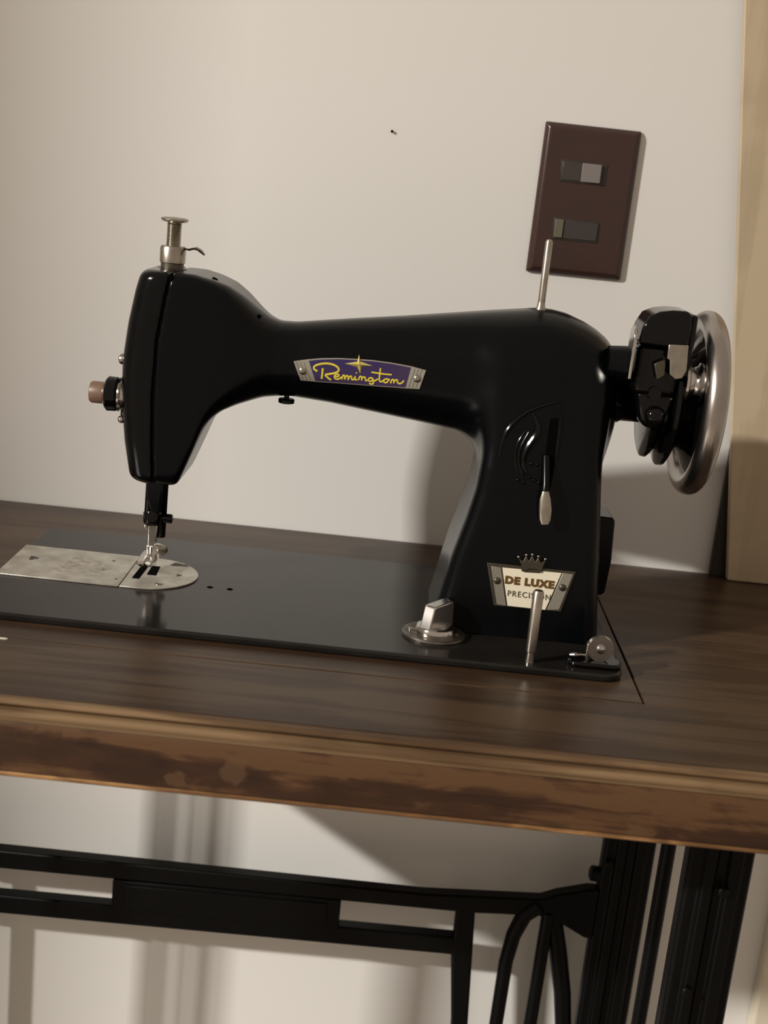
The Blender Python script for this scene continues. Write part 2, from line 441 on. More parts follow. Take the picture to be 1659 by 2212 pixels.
def rbox(u, v, a, b, r):
    r = np.minimum(r, np.minimum(a, b) * 0.98)
    p, q = np.abs(u) - (a - r), np.abs(v) - (b - r)
    return np.sqrt(np.maximum(p, 0) ** 2 + np.maximum(q, 0) ** 2) + np.minimum(np.maximum(p, q), 0) - r

def smin(a, b, k):
    h = np.maximum(k - np.abs(a - b), 0) / k
    return np.minimum(a, b) - h * h * k * 0.25

def smax(a, b, k):
    return -smin(-a, -b, k)

def f_arm(x, y, z):
    t, b = arm_t(x), arm_b(x)
    return rbox(y - YC, z - (t + b) / 2, arm_a(x), (t - b) / 2, arm_r(x))

def f_body(x, y, z):
    a = smax(f_arm(x, y, z), x - 135.2, 6)
    l, r, fr = pil_l(z), pil_r(z), pil_f(z)
    bk = 41.0
    p = rbox(x - (l + r) / 2, y - (fr + bk) / 2, (r - l) / 2, (bk - fr) / 2, 10.0)
    p = smax(p, z - 172, 20)
    s = smin(a, p, 16)
    return smax(s, seam(z) + 0.5 - x, 1.2)

def f_cover(x, y, z):
    s = smax(np.abs(y - YC) - 31.8, cov_l(z) - 2.0 - x, 16.0)
    s = smax(s, np.abs(z - 128.2) - 63.6, 6.0)
    return smax(s, x - (seam(z) - 0.5), 1.5)

def surface_nets(fn, lo, hi, h):
    xs, ys, zs = (np.arange(lo[i], hi[i] + h, h) for i in range(3))
    F = fn(xs[:, None, None], ys[None, :, None], zs[None, None, :]).astype(np.float32)
    S = F < 0
    nx, ny, nz = (n - 1 for n in F.shape)
    acc = np.zeros((nx, ny, nz, 3), np.float32); cnt = np.zeros((nx, ny, nz), np.float32)
    for ax in range(3):
        o1, o2 = [i for i in range(3) if i != ax]
        for da in (0, 1):
            for db in (0, 1):
                s0 = [None] * 3; s1 = [None] * 3
                dims = (nx, ny, nz)
                off = [0, 0, 0]; off[o1] = da; off[o2] = db
                for i in range(3):
                    if i == ax:
                        s0[i] = slice(0, dims[i]); s1[i] = slice(1, dims[i] + 1)
                    else:
                        s0[i] = s1[i] = slice(off[i], off[i] + dims[i])
                a, b = F[tuple(s0)], F[tuple(s1)]
                m = (a < 0) != (b < 0)
                t = np.where(m, a / np.where(m, a - b, 1), 0)
                acc[..., ax] += np.where(m, t, 0); acc[..., o1] += m * da; acc[..., o2] += m * db
                cnt += m
    act = cnt > 0
    idx = np.full((nx, ny, nz), -1, np.int64); idx[act] = np.arange(act.sum())
    I = np.argwhere(act)
    V = (I + acc[act] / cnt[act][:, None]) * h + np.array([xs[0], ys[0], zs[0]])
    Q = []
    for ax in range(3):
        o1, o2 = [(1, 2), (2, 0), (0, 1)][ax]
        sl0 = [slice(1, -1)] * 3; sl0[ax] = slice(0, -1)
        sl1 = [slice(1, -1)] * 3; sl1[ax] = slice(1, None)
        a, b = S[tuple(sl0)], S[tuple(sl1)]
        for flip, m in ((False, a & ~b), (True, ~a & b)):
            e = np.argwhere(m)
            if not len(e):
                continue
            e[:, o1] += 1; e[:, o2] += 1
            def at(d1, d2):
                q = e.copy(); q[:, o1] -= d1; q[:, o2] -= d2
                return idx[q[:, 0], q[:, 1], q[:, 2]]
            quad = np.stack([at(1, 1), at(0, 1), at(0, 0), at(1, 0)], 1)
            Q.append(quad[:, ::-1] if flip else quad)
    return V, np.concatenate(Q)

def relax(V, Q, it):
    """light smoothing of the polygonised surface"""
    e = np.concatenate([Q[:, [0, 1]], Q[:, [1, 2]], Q[:, [2, 3]], Q[:, [3, 0]]])
    e = np.concatenate([e, e[:, ::-1]])
    n = np.bincount(e[:, 0], minlength=len(V)).astype(float)[:, None]
    for _ in range(it):
        s = np.stack([np.bincount(e[:, 0], V[e[:, 1], k], len(V)) for k in range(3)], 1)
        V = V * 0.5 + 0.5 * s / n
    return V

def sdf_obj(name, fn, lo, hi, h, m, parent, it):
    V, Q = surface_nets(fn, lo, hi, h)
    V = relax(V, Q, it)
    mb = MB(); mb.v = V.tolist(); mb.f = Q.tolist()
    return mb.build(name, m, parent, ang=180, recalc=False)

body = sdf_obj('arm_casting', f_body, (-146, -50, -1), (140, 48, 196), 1.15, 'enamel_satin', mach, 4)
cover = sdf_obj('face_plate', f_cover, (-164, -30, 58), (-130, 46, 196), 1.0, 'enamel', mach, 3)
# dark joint between the face plate and the head
jp = [(float(seam(z)), z) for z in np.linspace(66.5, 190, 20)]
MB().prism([(x - 1.2, z) for x, z in jp] + [(x + 1.2, z) for x, z in jp[::-1]], FRONT, YC - 30.2, YC + 30).build('joint', 'gap', cover)

def surf_y(x, z, fn=f_body):
    """front surface of the casting at (x, z)"""
    a, b = -60.0, YC
    if float(fn(np.float64(x), np.float64(b), np.float64(z))) > 0:
        return YC - 5
    for _ in range(30):
        c = (a + b) / 2
        if float(fn(np.float64(x), np.float64(c), np.float64(z))) < 0:
            b = c
        else:
            a = c
    return b

# ------------------------------------------------------------------ bed, plates and things screwed to it
bed = MB().prism(rrect(-230, 144, -91, 89, 13, 8), FLAT, TT, 0).build('bed', 'bed_enamel', mach, bevel=1.3, seg=3)
slide = MB().prism([(-231.5, -25.5), (-156.4, -26), (-156.4, 38), (-231.5, 38)], FLAT, 0.0, 1.1).build('slide_plate', 'steel', mach, bevel=0.3)
nplate = MB().prism([(-155.8, -26)] + arc(-145, 6, 32, -90, 90, 28) + [(-155.8, 38)], FLAT, 0.0, 1.1).build('needle_plate', 'steel', mach, bevel=0.3)
blob = lambda cx, cy, rx, ry, k: [(cx + rx * (1 + .28 * math.sin(3 * t + k) + .15 * math.sin(5 * t + 2 * k)) * math.cos(t), cy + ry * (1 + .28 * math.sin(3 * t + k)) * math.sin(t)) for t in np.linspace(0, 2 * math.pi, 22)[:-1]]
MB().prism(blob(-219, 11, 2.6, 3.6, 1), FLAT, 1.0, 1.18).build('thumb_notch', 'stain', slide)
for cx, cy, r in ((-170, 22, 0.9), (-172, 2, 0.7), (-160.5, -14, .8)):
    MB().prism(blob(cx, cy, r, r * 1.6, cx), FLAT, 1.0, 1.15).build('speck', 'stain', slide)
for cx, cy, rx, ry, k in ((-188, 12, 12, 9, 2.0), (-196, -4, 8, 5, 0.6), (-178, -6, 6, 4, 3.0)):
    MB().prism(blob(cx, cy, rx, ry, k), FLAT, 1.0, 1.13 + 0.01 * k).build('smear', 'smear', slide)
MB().prism([(-151.8, -9), (-147.2, -9), (-146.6, 21), (-151.2, 21)], FLAT, 1.0, 1.2).build('feed_slot', 'gap', nplate)
MB().prism([(-144.4, 1), (-138.4, 1), (-139.4, 20), (-144.8, 20)], FLAT, 1.0, 1.2).build('feed_slot', 'gap', nplate)
MB().prism(blob(-129, 28, 5.4, 3.2, 2), FLAT, 1.0, 1.18).build('stain', 'stain', nplate)
MB().prism(blob(-125, 6, 1.5, 1.8, 1), FLAT, 1.0, 1.22).build('plate_screw', 'stain', nplate)
MB().lathe([(0, 2.6), (0.4, 2.6), (0.5, 2.2)], (-133.5, -15, 1.0), 'z', 20).build('plate_screw', 'nickel', nplate)
for x in (-102.9, -90.5):
    MB().lathe([(0, 1.9), (0.18, 1.9)], (x, -8, 0), 'z', 16).build('oil_hole', 'gap', bed)

# drop-feed dial
dial = MB().lathe([(0, 18.6), (1.4, 18.8), (2.2, 18.2), (2.4, 17.4), (2.0, 13.5), (2.4, 13)], (36.4, -54, 0), 'z', 56).build('feed_dial_plate', 'worn', mach)
for x in (23.0, 49.5):
    MB().lathe([(0, 2.3), (0.7, 2.3), (1.0, 1.6)], (x, -53.5, 2.1), 'z', 18).build('dial_screw', 'nickel', dial)
MB().lathe([(2.0, 12.0), (4.2, 12.2), (6.0, 11.2), (7.0, 9.0)], (37.2, -54, 0), 'z', 44).build('feed_dial_knob', 'chrome', dial)
gr = [(-11.0, 3.5), (-8.0, 18.5), (-7.0, 19.6), (9.5, 20.6), (10.4, 19.5), (11.6, 5.5), (6.5, 3.0)]
_c, _s = math.cos(math.radians(50)), math.sin(math.radians(50))
MB().prism(gr, lambda a, b, d: (37.2 + a * _c - d * _s, -54 + a * _s + d * _c, b), -3.8, 3.8).build('feed_dial_grip', 'satin_chrome', dial, bevel=0.8, seg=3)

# front spool pin and lower bobbin tension
MB().lathe([(0, 2.5), (1.0, 2.4), (6, 2.2), (6.6, 3.0), (41.5, 3.1), (42.6, 2.4), (43, 1.2)], (90.6, -82, 0), 'z', 28).build('front_spool_pin', 'nickel', mach)
bt = MB().prism(rrect(112, 143.5, -84.5, -68, 7, 6), FLAT, 0, 3.4).build('thread_tension_base', 'gloss', mach, bevel=1.3, seg=3)
MB().lathe([(-2.2, 7.4), (-1.6, 7.6), (-1.2, 5.4), (-0.6, 4.6), (0, 4.8), (0.4, 7.3), (1.0, 7.5)], (130.5, -76, 10.4), 'y', 40).build('tension_disc', 'satin_chrome', bt)
MB().lathe([(-4.4, 1.2), (-4.0, 2.2), (-3.0, 2.6), (-1.5, 2.6), (4, 2.4)], (130.5, -76, 10.4), 'y', 24).build('tension_stud', 'chrome', bt)
MB().box(122.6, 124.4, -78, -74, 3.0, 13).build('tension_bracket', 'nickel', bt, bevel=0.5)
MB().tube([(123.5, -76, 5.2), (119.5, -77, 5.6), (116, -78, 5.2), (114.2, -77, 4.8), (114.6, -75, 4.9), (118, -75, 5.2)], 0.9, 10).build('thread_hook', 'chrome', bt)

# ------------------------------------------------------------------ presser regulator, tension unit, bars and foot
PX, PY = -141.0, YC
reg = MB().lathe([(190.6, 8.9), (191.8, 8.9), (192.1, 8.2), (192.2, 6.9), (196, 6.9)], (PX, PY, 0), 'z', 40).build('regulator_base', 'worn', mach)
MB().lathe([(194.6, 6.6), (195.2, 7.6), (203.6, 7.7), (204.8, 7.0), (205, 4.4)], (PX, PY, 0), 'z', 40).build('regulator_collar', 'nickel', reg)
_th = []
for k in range(15):
    _th += [(205 + k * 0.9, 4.45), (205.45 + k * 0.9, 4.05)]
MB().lathe([(204, 4.3)] + _th + [(218.8, 4.3)], (PX, PY, 0), 'z', 36).build('regulator_stem', 'nickel', reg)
MB().lathe([(218.4, 4.4), (219.0, 7.2), (219.8, 8.1), (220.8, 8.1), (221.4, 6.6), (221.7, 2)], (PX, PY, 0), 'z', 40).build('regulator_cap', 'nickel', reg)
MB().tube([(PX + 6.4, PY - 1, 204.3), (PX + 9.5, PY - 2, 203.6), (PX + 12.5, PY - 3, 204.6), (PX + 15, PY - 3.4, 204.8), (PX + 17.5, PY - 4, 203.5), (PX + 19.6, PY - 4.2, 201.6)],
          [1.7, 1.5, 1.5, 2.6, 2.8, 1.3], 12, 0.4, (0.15, 0.2, 1)).build('release_lever', 'nickel', reg)
TZ, TY = 115.2, -8.0
ten = MB().lathe([(-172.8, 9.6), (-171.8, 10.5), (-166.6, 10.3), (-165.8, 9.6)], (0, TY, TZ), 'x', 40).build('tension_dial', 'gloss', mach)
MB().lathe([(-183, 4.6), (-182.6, 5.9), (-181.4, 6.6), (-174.8, 6.6), (-174.4, 6.0)], (0, TY, TZ), 'x', 36).build('tension_knob', 'bakelite', ten)
MB().lathe([(-175, 6.2), (-174.6, 7.2), (-173.0, 9.2), (-172.5, 9.0)], (0, TY, TZ), 'x', 36).build('tension_collar', 'chrome', ten)
MB().lathe([(-166.0, 8.0), (-165.0, 10.4), (-163.8, 8.6), (-162.8, 10.6), (-161.4, 10.0), (-156, 7)], (0, TY, TZ), 'x', 40).build('tension_discs', 'chrome', ten)
MB().ball((-162.4, TY - 4, TZ - 14.2), 2.4).build('check_spring_stud', 'chrome', ten)
MB().tube([(-162.5, TY - 3, TZ + 9), (-164.5, TY - 7, TZ + 3), (-162.5, TY - 8, TZ - 4), (-162.4, TY - 4, TZ - 14)], 0.7, 8).build('check_spring', 'chrome', ten)
tg = MB().lathe([(-166.2, 1.6), (-165.4, 2.8), (-163.8, 3.4), (-161.6, 3.0), (-158.5, 3.0)], (0, -10, 137), 'x', 24).build('thread_guide_screw', 'nickel', mach)

NY = 12.0
MB().lathe([(40, 3.4), (68, 3.4)], (-146.2, NY - 3, 0), 'z', 24).build('needle_bar', 'enamel', mach)
MB().prism([(-149.2, 66), (-138.2, 66), (-139.4, 40), (-145.6, 42.5), (-148.2, 50)], FRONT, NY - 7, NY + 7).build('bar_guide', 'enamel', mach, bevel=1)
MB().lathe([(22.5, 2.6), (23.2, 3.0), (66, 3.2)], (-139.6, NY + 3, 0), 'z', 24).build('presser_bar', 'enamel', mach)
nc = MB().lathe([(31.5, 4.2), (33, 5.6), (39, 5.8), (41.5, 4.4)], (-144.6, NY - 2, 0), 'z', 28).build('needle_clamp', 'gloss', mach)
MB().lathe([(-141, 2.0), (-137.5, 2.0), (-137.2, 3.0), (-132.4, 3.0), (-131.8, 2.2)], (0, NY - 2, 36.4), 'x', 22).build('clamp_screw', 'gloss', nc)
MB().lathe([(10, 0.45), (14, 0.7), (32, 0.8)], (-144.4, NY - 2, 0), 'z', 10).build('needle', 'chrome', nc)
MB().ball((-147.6, NY - 6, 31.2), 1.5).build('needle_thread_guide', 'chrome', nc)
ft = MB().prism([(-147.0, 33), (-140.8, 33), (-141.2, 22), (-142.0, 17), (-146.6, 17)], FRONT, NY - 3, NY + 4).build('foot_shank', 'satin_chrome', mach, bevel=0.7)
MB().prism([(-147.8, 17.5), (-139.0, 18.2), (-138.6, 14), (-141.4, 10.6), (-147.0, 10.4)], FRONT, NY - 2, NY + 4).build('foot_hinge', 'satin_chrome', ft, bevel=0.9)
MB().lathe([(-5.5, 1.6), (-5.0, 3.2), (-3.5, 3.2), (0, 2.8)], (-139.0, NY + 1, 15.5), (-0.6, 1, 0), 20).build('foot_screw', 'nickel', ft)
for s in (-1, 1):
    MB().tube([(-145.2 + s * 2.0, NY + 4, 11), (-145.2 + s * 3.0, NY - 2, 9.2), (-145.2 + s * 3.2, NY - 8, 8.4), (-145.2 + s * 2.6, NY - 15, 9.2), (-145.2 + s * 2.2, NY - 17, 10.5)],
              [3.0, 3.3, 3.0, 2.8, 1.8], 12, 0.6, (0, 0, 1)).build('foot_toe', 'satin_chrome', ft)

# underside thread guide, oil holes along the head, top spool pin
ug = MB().lathe([(118.6, 3.6), (119.1, 4.9), (121.0, 5.0), (121.7, 4.4), (121.8, 1.6), (126, 1.6)], (-65.8, 1, 0), 'z', 28).build('underarm_stud', 'enamel', mach)
def surf_top(x, y):
    a, b = 100.0, 200.0
    a = float((arm_t(x) + arm_b(x)) / 2)
    for _ in range(30):
        c = (a + b) / 2
        if float(f_body(np.float64(x), np.float64(y), np.float64(c))) < 0:
            a = c
        else:
            b = c
    return a
for x in (-112.5, -85.5):
    zt = surf_top(x, -8)
    MB().lathe([(-1, 1.9), (0.15, 1.9), (0.15, 1.2)], (x, -8, zt), (0.45, -0.35, 0.9), 16).build('oil_hole', 'gap', body)
zt = surf_top(80.3, YC - 4)
MB().lathe([(zt - 4, 2.9), (zt + 1.2, 2.9), (zt + 2, 2.4), (zt + 5, 2.2), (229.6, 2.2), (230.8, 1.7), (231.2, 0.8)], (80.3, YC - 4, 0), 'z', 24).build('top_spool_pin', 'nickel', mach)

# ------------------------------------------------------------------ name plates
def pix(px, py, y):
    """photo point -> (x, z) in mm on the machine plane at depth y"""
    a, b = px - 829.5, py - 1106.0
    u = (a * math.cos(ROLL) + b * math.sin(ROLL)) / F_PX
    v = (-a * math.sin(ROLL) + b * math.cos(ROLL)) / F_PX
    dy = math.cos(PITCH) - v * math.sin(PITCH); dz = -math.sin(PITCH) - v * math.cos(PITCH)
    t = (y * 0.001 - CAM[1]) / dy
    return 1000 * u * t, 1000 * (CAM[2] + dz * t - BED)

def draped(out, lift0, lift1, name, m, parent, step=2.2, fn=f_body, bevel=0.0):
    """closed outline in x-z laid onto the casting as a thin curved sheet"""
    bm = bmesh.new()
    vs = [bm.verts.new((a, 0, b)) for a, b in out]
    bm.faces.new(vs)
    xs = [a for a, b in out]; zs = [b for a, b in out]
    for k in range(int((max(xs) - min(xs)) / step) + 1):
        bmesh.ops.bisect_plane(bm, geom=bm.verts[:] + bm.edges[:] + bm.faces[:], plane_co=(min(xs) + (k + .5) * step, 0, 0), plane_no=(1, 0, 0))
    for k in range(int((max(zs) - min(zs)) / step) + 1):
        bmesh.ops.bisect_plane(bm, geom=bm.verts[:] + bm.edges[:] + bm.faces[:], plane_co=(0, 0, min(zs) + (k + .5) * step), plane_no=(0, 0, 1))
    r = bmesh.ops.extrude_face_region(bm, geom=bm.faces[:])
    top = {v for v in r['geom'] if isinstance(v, bmesh.types.BMVert)}
    for v in bm.verts:
        v.co.y = surf_y(v.co.x, v.co.z, fn) - (lift1 if v in top else lift0)
    bm.verts.index_update()
    mb = MB(); mb.v = [tuple(v.co) for v in bm.verts]; mb.f = [tuple(v.index for v in f.verts) for f in bm.faces]
    bm.free()
    return mb.build(name, m, parent, ang=40, bevel=bevel)

Z4 = lambda X, Y: (620 + X / 5.352, 755 + Y / 5.352)
YB = -19.5
def b1(X, Y):
    return pix(*Z4(X, Y), YB)
outl = [b1(68, 145), b1(235, 122), b1(400, 108), b1(600, 105), b1(800, 112), b1(1000, 126), b1(1200, 150), b1(1440, 190), b1(1606, 232), b1(1530, 450), b1(1365, 445), b1(1000, 425), b1(640, 403), b1(318, 385), b1(150, 372)]
badge = draped(outl, -0.4, 0.9, 'name_badge', 'badge_metal', mach)
badge['label'] = 'curved blue badge with yellow script reading Remington'
fld = [b1(248, 138), b1(400, 122), b1(600, 117), b1(800, 124), b1(1000, 138), b1(1200, 163), b1(1432, 203), b1(1368, 434), b1(1000, 415), b1(640, 392), b1(322, 374)]
draped(fld, 0.5, 1.1, 'badge_field', 'badge_blue', badge)
for k in range(3):
    for (xa, ya, xb, yb) in ((100 + k * 42, 150, 172 + k * 45, 368), (1478 + k * 40, 212, 1400 + k * 42, 436)):
        p0, p1 = b1(xa, ya), b1(xb, yb)
        MB().tube([(p0[0] + (p1[0] - p0[0]) * t, surf_y(p0[0] + (p1[0] - p0[0]) * t, p0[1] + (p1[1] - p0[1]) * t) - 0.95, p0[1] + (p1[1] - p0[1]) * t) for t in np.linspace(.03, .97, 7)], 0.3, 6).build('badge_rib', 'badge_metal', badge)
for X, Y in ((175, 255), (1505, 330)):
    x, z = b1(X, Y)
    MB().ball((x, surf_y(x, z) - 1.0, z), 2.3, squash=0.55, axis='y').build('badge_screw', 'nickel', badge)
STROKES = [
    [(348, 258), (318, 240), (308, 215), (330, 192), (385, 175), (445, 168), (510, 174), (565, 195), (597, 228), (590, 258), (550, 278), (490, 290), (440, 298)],
    [(412, 222), (409, 260), (404, 305), (398, 348)], [(436, 298), (462, 325), (485, 345), (505, 360)],
    [(548, 322), (580, 320), (600, 306), (590, 292), (565, 295), (547, 315), (552, 340), (578, 350), (608, 342), (630, 322)],
    [(632, 350), (640, 325), (650, 304), (664, 306), (668, 330), (666, 350), (676, 325), (690, 308), (704, 312), (708, 335), (706, 354), (718, 328), (732, 312), (746, 318), (748, 345), (764, 354), (780, 335)],
    [(790, 310), (786, 335), (792, 354), (812, 350)], [(798, 268), (808, 276)],
    [(828, 356), (836, 330), (846, 314), (862, 318), (866, 340), (862, 360)], [(866, 340), (880, 322), (900, 322), (908, 342), (912, 362), (932, 358)],
    [(990, 334), (965, 328), (945, 342), (945, 362), (966, 370), (988, 356), (994, 338), (1000, 368), (994, 398), (968, 400), (950, 388)], [(998, 372), (1025, 358), (1052, 340)],
    [(1082, 214), (1078, 255), (1072, 300), (1068, 345), (1080, 372), (1105, 366), (1120, 352)], [(975, 262), (1040, 272), (1110, 282), (1212, 290)],
    [(1160, 338), (1132, 344), (1120, 366), (1136, 384), (1162, 374), (1172, 350), (1160, 338), (1190, 352)],
    [(1200, 390), (1208, 362), (1220, 346), (1236, 352), (1238, 388)], [(1240, 368), (1256, 350), (1276, 352), (1280, 378), (1300, 392), (1326, 384), (1344, 368), (1350, 352)]]
def smooth_line(pts, n=5):
    """Catmull-Rom through the points"""
    P = [Vector((*p, 0)) for p in pts]
    P = [P[0] * 2 - P[1]] + P + [P[-1] * 2 - P[-2]]
    out = []
    for i in range(1, len(P) - 2):
        for k in range(n):
            t = k / n
            out.append(0.5 * ((2 * P[i]) + (P[i + 1] - P[i - 1]) * t + (2 * P[i - 1] - 5 * P[i] + 4 * P[i + 1] - P[i + 2]) * t * t + (3 * P[i] - P[i - 1] - 3 * P[i + 1] + P[i + 2]) * t ** 3))
    out.append(P[-2])
    return [(p.x, p.y) for p in out]
ink = MB()
for i, s in enumerate(STROKES):
    pts = []
    for X, Y in smooth_line(s):
        x, z = b1(X, Y)
        pts.append((x, surf_y(x, z) - 1.15, z))
    ink.tube(pts, 0.62 if i < 3 else 0.48, 8, 0.5)
lt_ = ink.build('lettering', 'yellow', badge)
lt_['label'] = 'yellow script lettering'
cx, cy = 832, 172
pts = [(832, 60), (852, 140), (990, 190), (868, 196), (846, 282), (815, 205), (665, 166), (812, 142)]
sv = []
for X, Y in pts:
    x, z = b1(X, Y)
    sv.append((x, surf_y(x, z) - 1.3, z))
x, z = b1(838, 172)
star = MB().add(sv + [(x, surf_y(x, z) - 2.8, z)] + [(p[0], p[1] + 1.2, p[2]) for p in sv],
                [(i, (i + 1) % 8, 8) for i in range(8)] + [(i + 9, (i + 1) % 8 + 9, (i + 1) % 8, i) for i in range(8)] + [tuple(range(16, 8, -1))])
star.build('badge_star', 'gold', badge, smooth=False)

# cream badge on the pillar
def text_shape(body, size, off, depth, space=1.0):
    c = bpy.data.curves.new('lettering', 'FONT')
    c.body = body; c.size = size; c.offset = off; c.extrude = depth; c.space_character = space
    c.resolution_u = 3
    o = bpy.data.objects.new('lettering', c)
    COL.objects.link(o)
    dg = bpy.context.evaluated_depsgraph_get()
    me = bpy.data.meshes.new_from_object(o.evaluated_get(dg))
    vs = [tuple(v.co) for v in me.vertices]; fs = [tuple(p.vertices) for p in me.polygons]
    bpy.data.objects.remove(o); bpy.data.curves.remove(c); bpy.data.meshes.remove(me)
    return vs, fs

PB = lambda z: float(pil_f(z)) - 0.2
def b2(px, py):
    return pix(px, py, -42.4)
def sheet(pts, d0, d1, name, m, parent, bevel=0.0):
    o2 = [b2(*p) for p in pts]
    return MB().prism(o2, lambda a, b, d: (a, PB(b) - d, b), d0, d1).build(name, m, parent, bevel=bevel)
bdg = sheet([(1052, 1216), (1244, 1236), (1211, 1321), (1066, 1307)], -0.3, 1.0, 'pillar_badge', 'badge_dark', mach, bevel=0.3)
bdg['label'] = 'cream and brass badge reading DE LUXE PRECISION with a crown'
sheet([(1085, 1226), (1213, 1238), (1177, 1316), (1096, 1307)], 0.9, 1.15, 'badge_field', 'cream', bdg)
sheet([(1061, 1223), (1082, 1226), (1093, 1307), (1073, 1304)], 0.9, 1.3, 'badge_band', 'badge_metal', bdg, bevel=0.15)
sheet([(1216, 1238), (1238, 1241), (1207, 1316), (1181, 1316)], 0.9, 1.3, 'badge_band', 'badge_metal', bdg, bevel=0.15)
for k in range(5):
    p0, p1 = b2(1063 + k * 4, 1225), b2(1075 + k * 4, 1303)
    MB().tube([(p0[0], PB(p0[1]) - 1.32, p0[1]), (p1[0], PB(p1[1]) - 1.32, p1[1])], 0.2, 6).build('badge_rib', 'badge_metal', bdg)
for px, py in ((1074, 1254), (1215, 1269)):
    x, z = b2(px, py)
    MB().ball((x, PB(z) - 1.2, z), 2.2, squash=0.6, axis='y').build('badge_screw', 'badge_dark', bdg)
sheet([(1126, 1233), (1133, 1236), (1165, 1238), (1170, 1236), (1171, 1232), (1127, 1228)], 1.0, 1.35, 'crown_mount', 'badge_dark', bdg)
crown = sheet([(1120, 1204), (1129, 1213), (1137, 1200), (1142, 1212), (1150, 1200), (1157, 1213), (1163, 1203), (1168, 1216), (1179, 1209), (1168, 1237), (1160, 1230), (1145, 1228), (1133, 1232), (1128, 1226)], 1.0, 2.2, 'badge_crown', 'badge_dark', bdg, bevel=0.3)
for px, py in ((1120, 1203), (1137, 1199), (1150, 1198), (1163, 1202), (1178, 1208)):
    x, z = b2(px, py)
    MB().ball((x, PB(z) - 1.8, z), 0.9, 12).build('crown_bead', 'nickel', crown)
def lettering(body, p0, p1, ptop, off, m, space):
    """text along the photo line p0-p1 with its cap height reaching ptop"""
    vs, fs = text_shape(body, 1.0, off, 0.0, space)
    xs = [v[0] for v in vs]; ys = [v[1] for v in vs]
    a, b, t = Vector(b2(*p0)), Vector(b2(*p1)), Vector(b2(*ptop))
    ex = (b - a) / (max(xs) - min(xs)); ez = (t - a) / (max(ys) - min(ys))
    n = len(vs)
    flat = []
    for d in (1.1, 1.45):
        for v in vs:
            q = a + ex * (v[0] - min(xs)) + ez * (v[1] - min(ys))
            flat.append((q.x, PB(q.y) - d, q.y))
    ed = {}
    for f in fs:
        for i in range(len(f)):
            k = (f[i], f[(i + 1) % len(f)])
            ed[k] = ed.get(k, 0) + 1
    fs2 = [tuple(i + n for i in f) for f in fs]
    for (i, j) in ed:
        if (j, i) not in ed:
            fs2.append((j, i, i + n, j + n))
    return MB().add(flat, fs2).build('lettering', m, bdg, smooth=False, recalc=False)
lettering('DE LUXE', (1090, 1260), (1196, 1272), (1092, 1243), 0.065, 'copper', 1.16)['label'] = 'bold copper letters DE LUXE'
lettering('PRECISION', (1096, 1286), (1188, 1296), (1097, 1274), 0.0, 'ink', 1.2)['label'] = 'thin dark letters PRECISION'

# ------------------------------------------------------------------ stitch-length escutcheon and lever
def onp(px, py):
    x, z = pix(px, py, -38.5)
    return x, z
eo = [onp(*p) for p in smooth_line([(1207, 868), (1170, 878), (1135, 893), (1103, 922), (1084, 955), (1076, 990), (1078, 1020), (1092, 1046), (1118, 1058), (1150, 1060)], 3)] + [onp(1192, 1058), onp(1200, 1000), onp(1207, 950), onp(1213, 905), onp(1214, 880)]
esc = draped(eo, -0.4, 0.7, 'lever_escutcheon', 'enamel_satin', mach, step=4.0)
def relief(line, r, name='escutcheon_scroll', lift=0.8):
    pts = []
    for p in smooth_line(line, 4):
        x, z = onp(*p)
        pts.append((x, surf_y(x, z) - lift, z))
    n = len(pts)
    MB().tube(pts, [r * (0.45 + 0.55 * math.sin(math.pi * (i + .5) / n)) for i in range(n)], 10).build(name, 'gloss', esc)
relief([(1207, 870), (1170, 880), (1135, 895), (1103, 923), (1084, 957), (1077, 990)], 1.3, 'escutcheon_rim')
relief([(1150, 895), (1160, 912), (1162, 930), (1156, 945), (1142, 965), (1132, 985), (1130, 1005), (1138, 1025)], 1.9)
relief([(1143, 935), (1132, 955), (1123, 975), (1121, 1000), (1128, 1025), (1130, 1040)], 0.9)
relief([(1136, 933), (1124, 950), (1115, 970), (1112, 995), (1118, 1025)], 0.8)
for p in ((1118, 1036), (1130, 1042), (1142, 1030), (1154, 1037), (1164, 1042), (1148, 1002), (1160, 1004)):
    x, z = onp(*p)
    MB().ball((x, surf_y(x, z) - 0.8, z), 1.2, 12).build('escutcheon_bead', 'gloss', esc)
so = [onp(*p) for p in ((1190, 905), (1208, 905), (1198, 1010), (1188, 1056), (1168, 1056), (1176, 1000))]
draped(so, 0.2, 0.95, 'lever_slot', 'gap', esc, step=5.0)
relief([(1212, 900), (1209, 930), (1204, 965), (1199, 1000)], 0.7, 'slot_rim', 0.9)
lx = [onp(*p) for p in ((1180, 985), (1178, 1040), (1176, 1056), (1175, 1072), (1175, 1095), (1174, 1115), (1174, 1125))]
lv = MB().tube([(lx[0][0], -38, lx[0][1]), (lx[1][0], -43, lx[1][1]), (lx[2][0], -45, lx[2][1])], [2.4, 2.4, 2.6], 14).build('stitch_lever', 'enamel_satin', mach)
MB().tube([(x, -45 - 0.5 * k, z) for k, (x, z) in enumerate(lx[2:])], [2.0, 3.3, 3.75, 3.4, 2.2], 20, 0.45, (0.1, 1, 0.35)).build('lever_tip', 'nickel', lv)

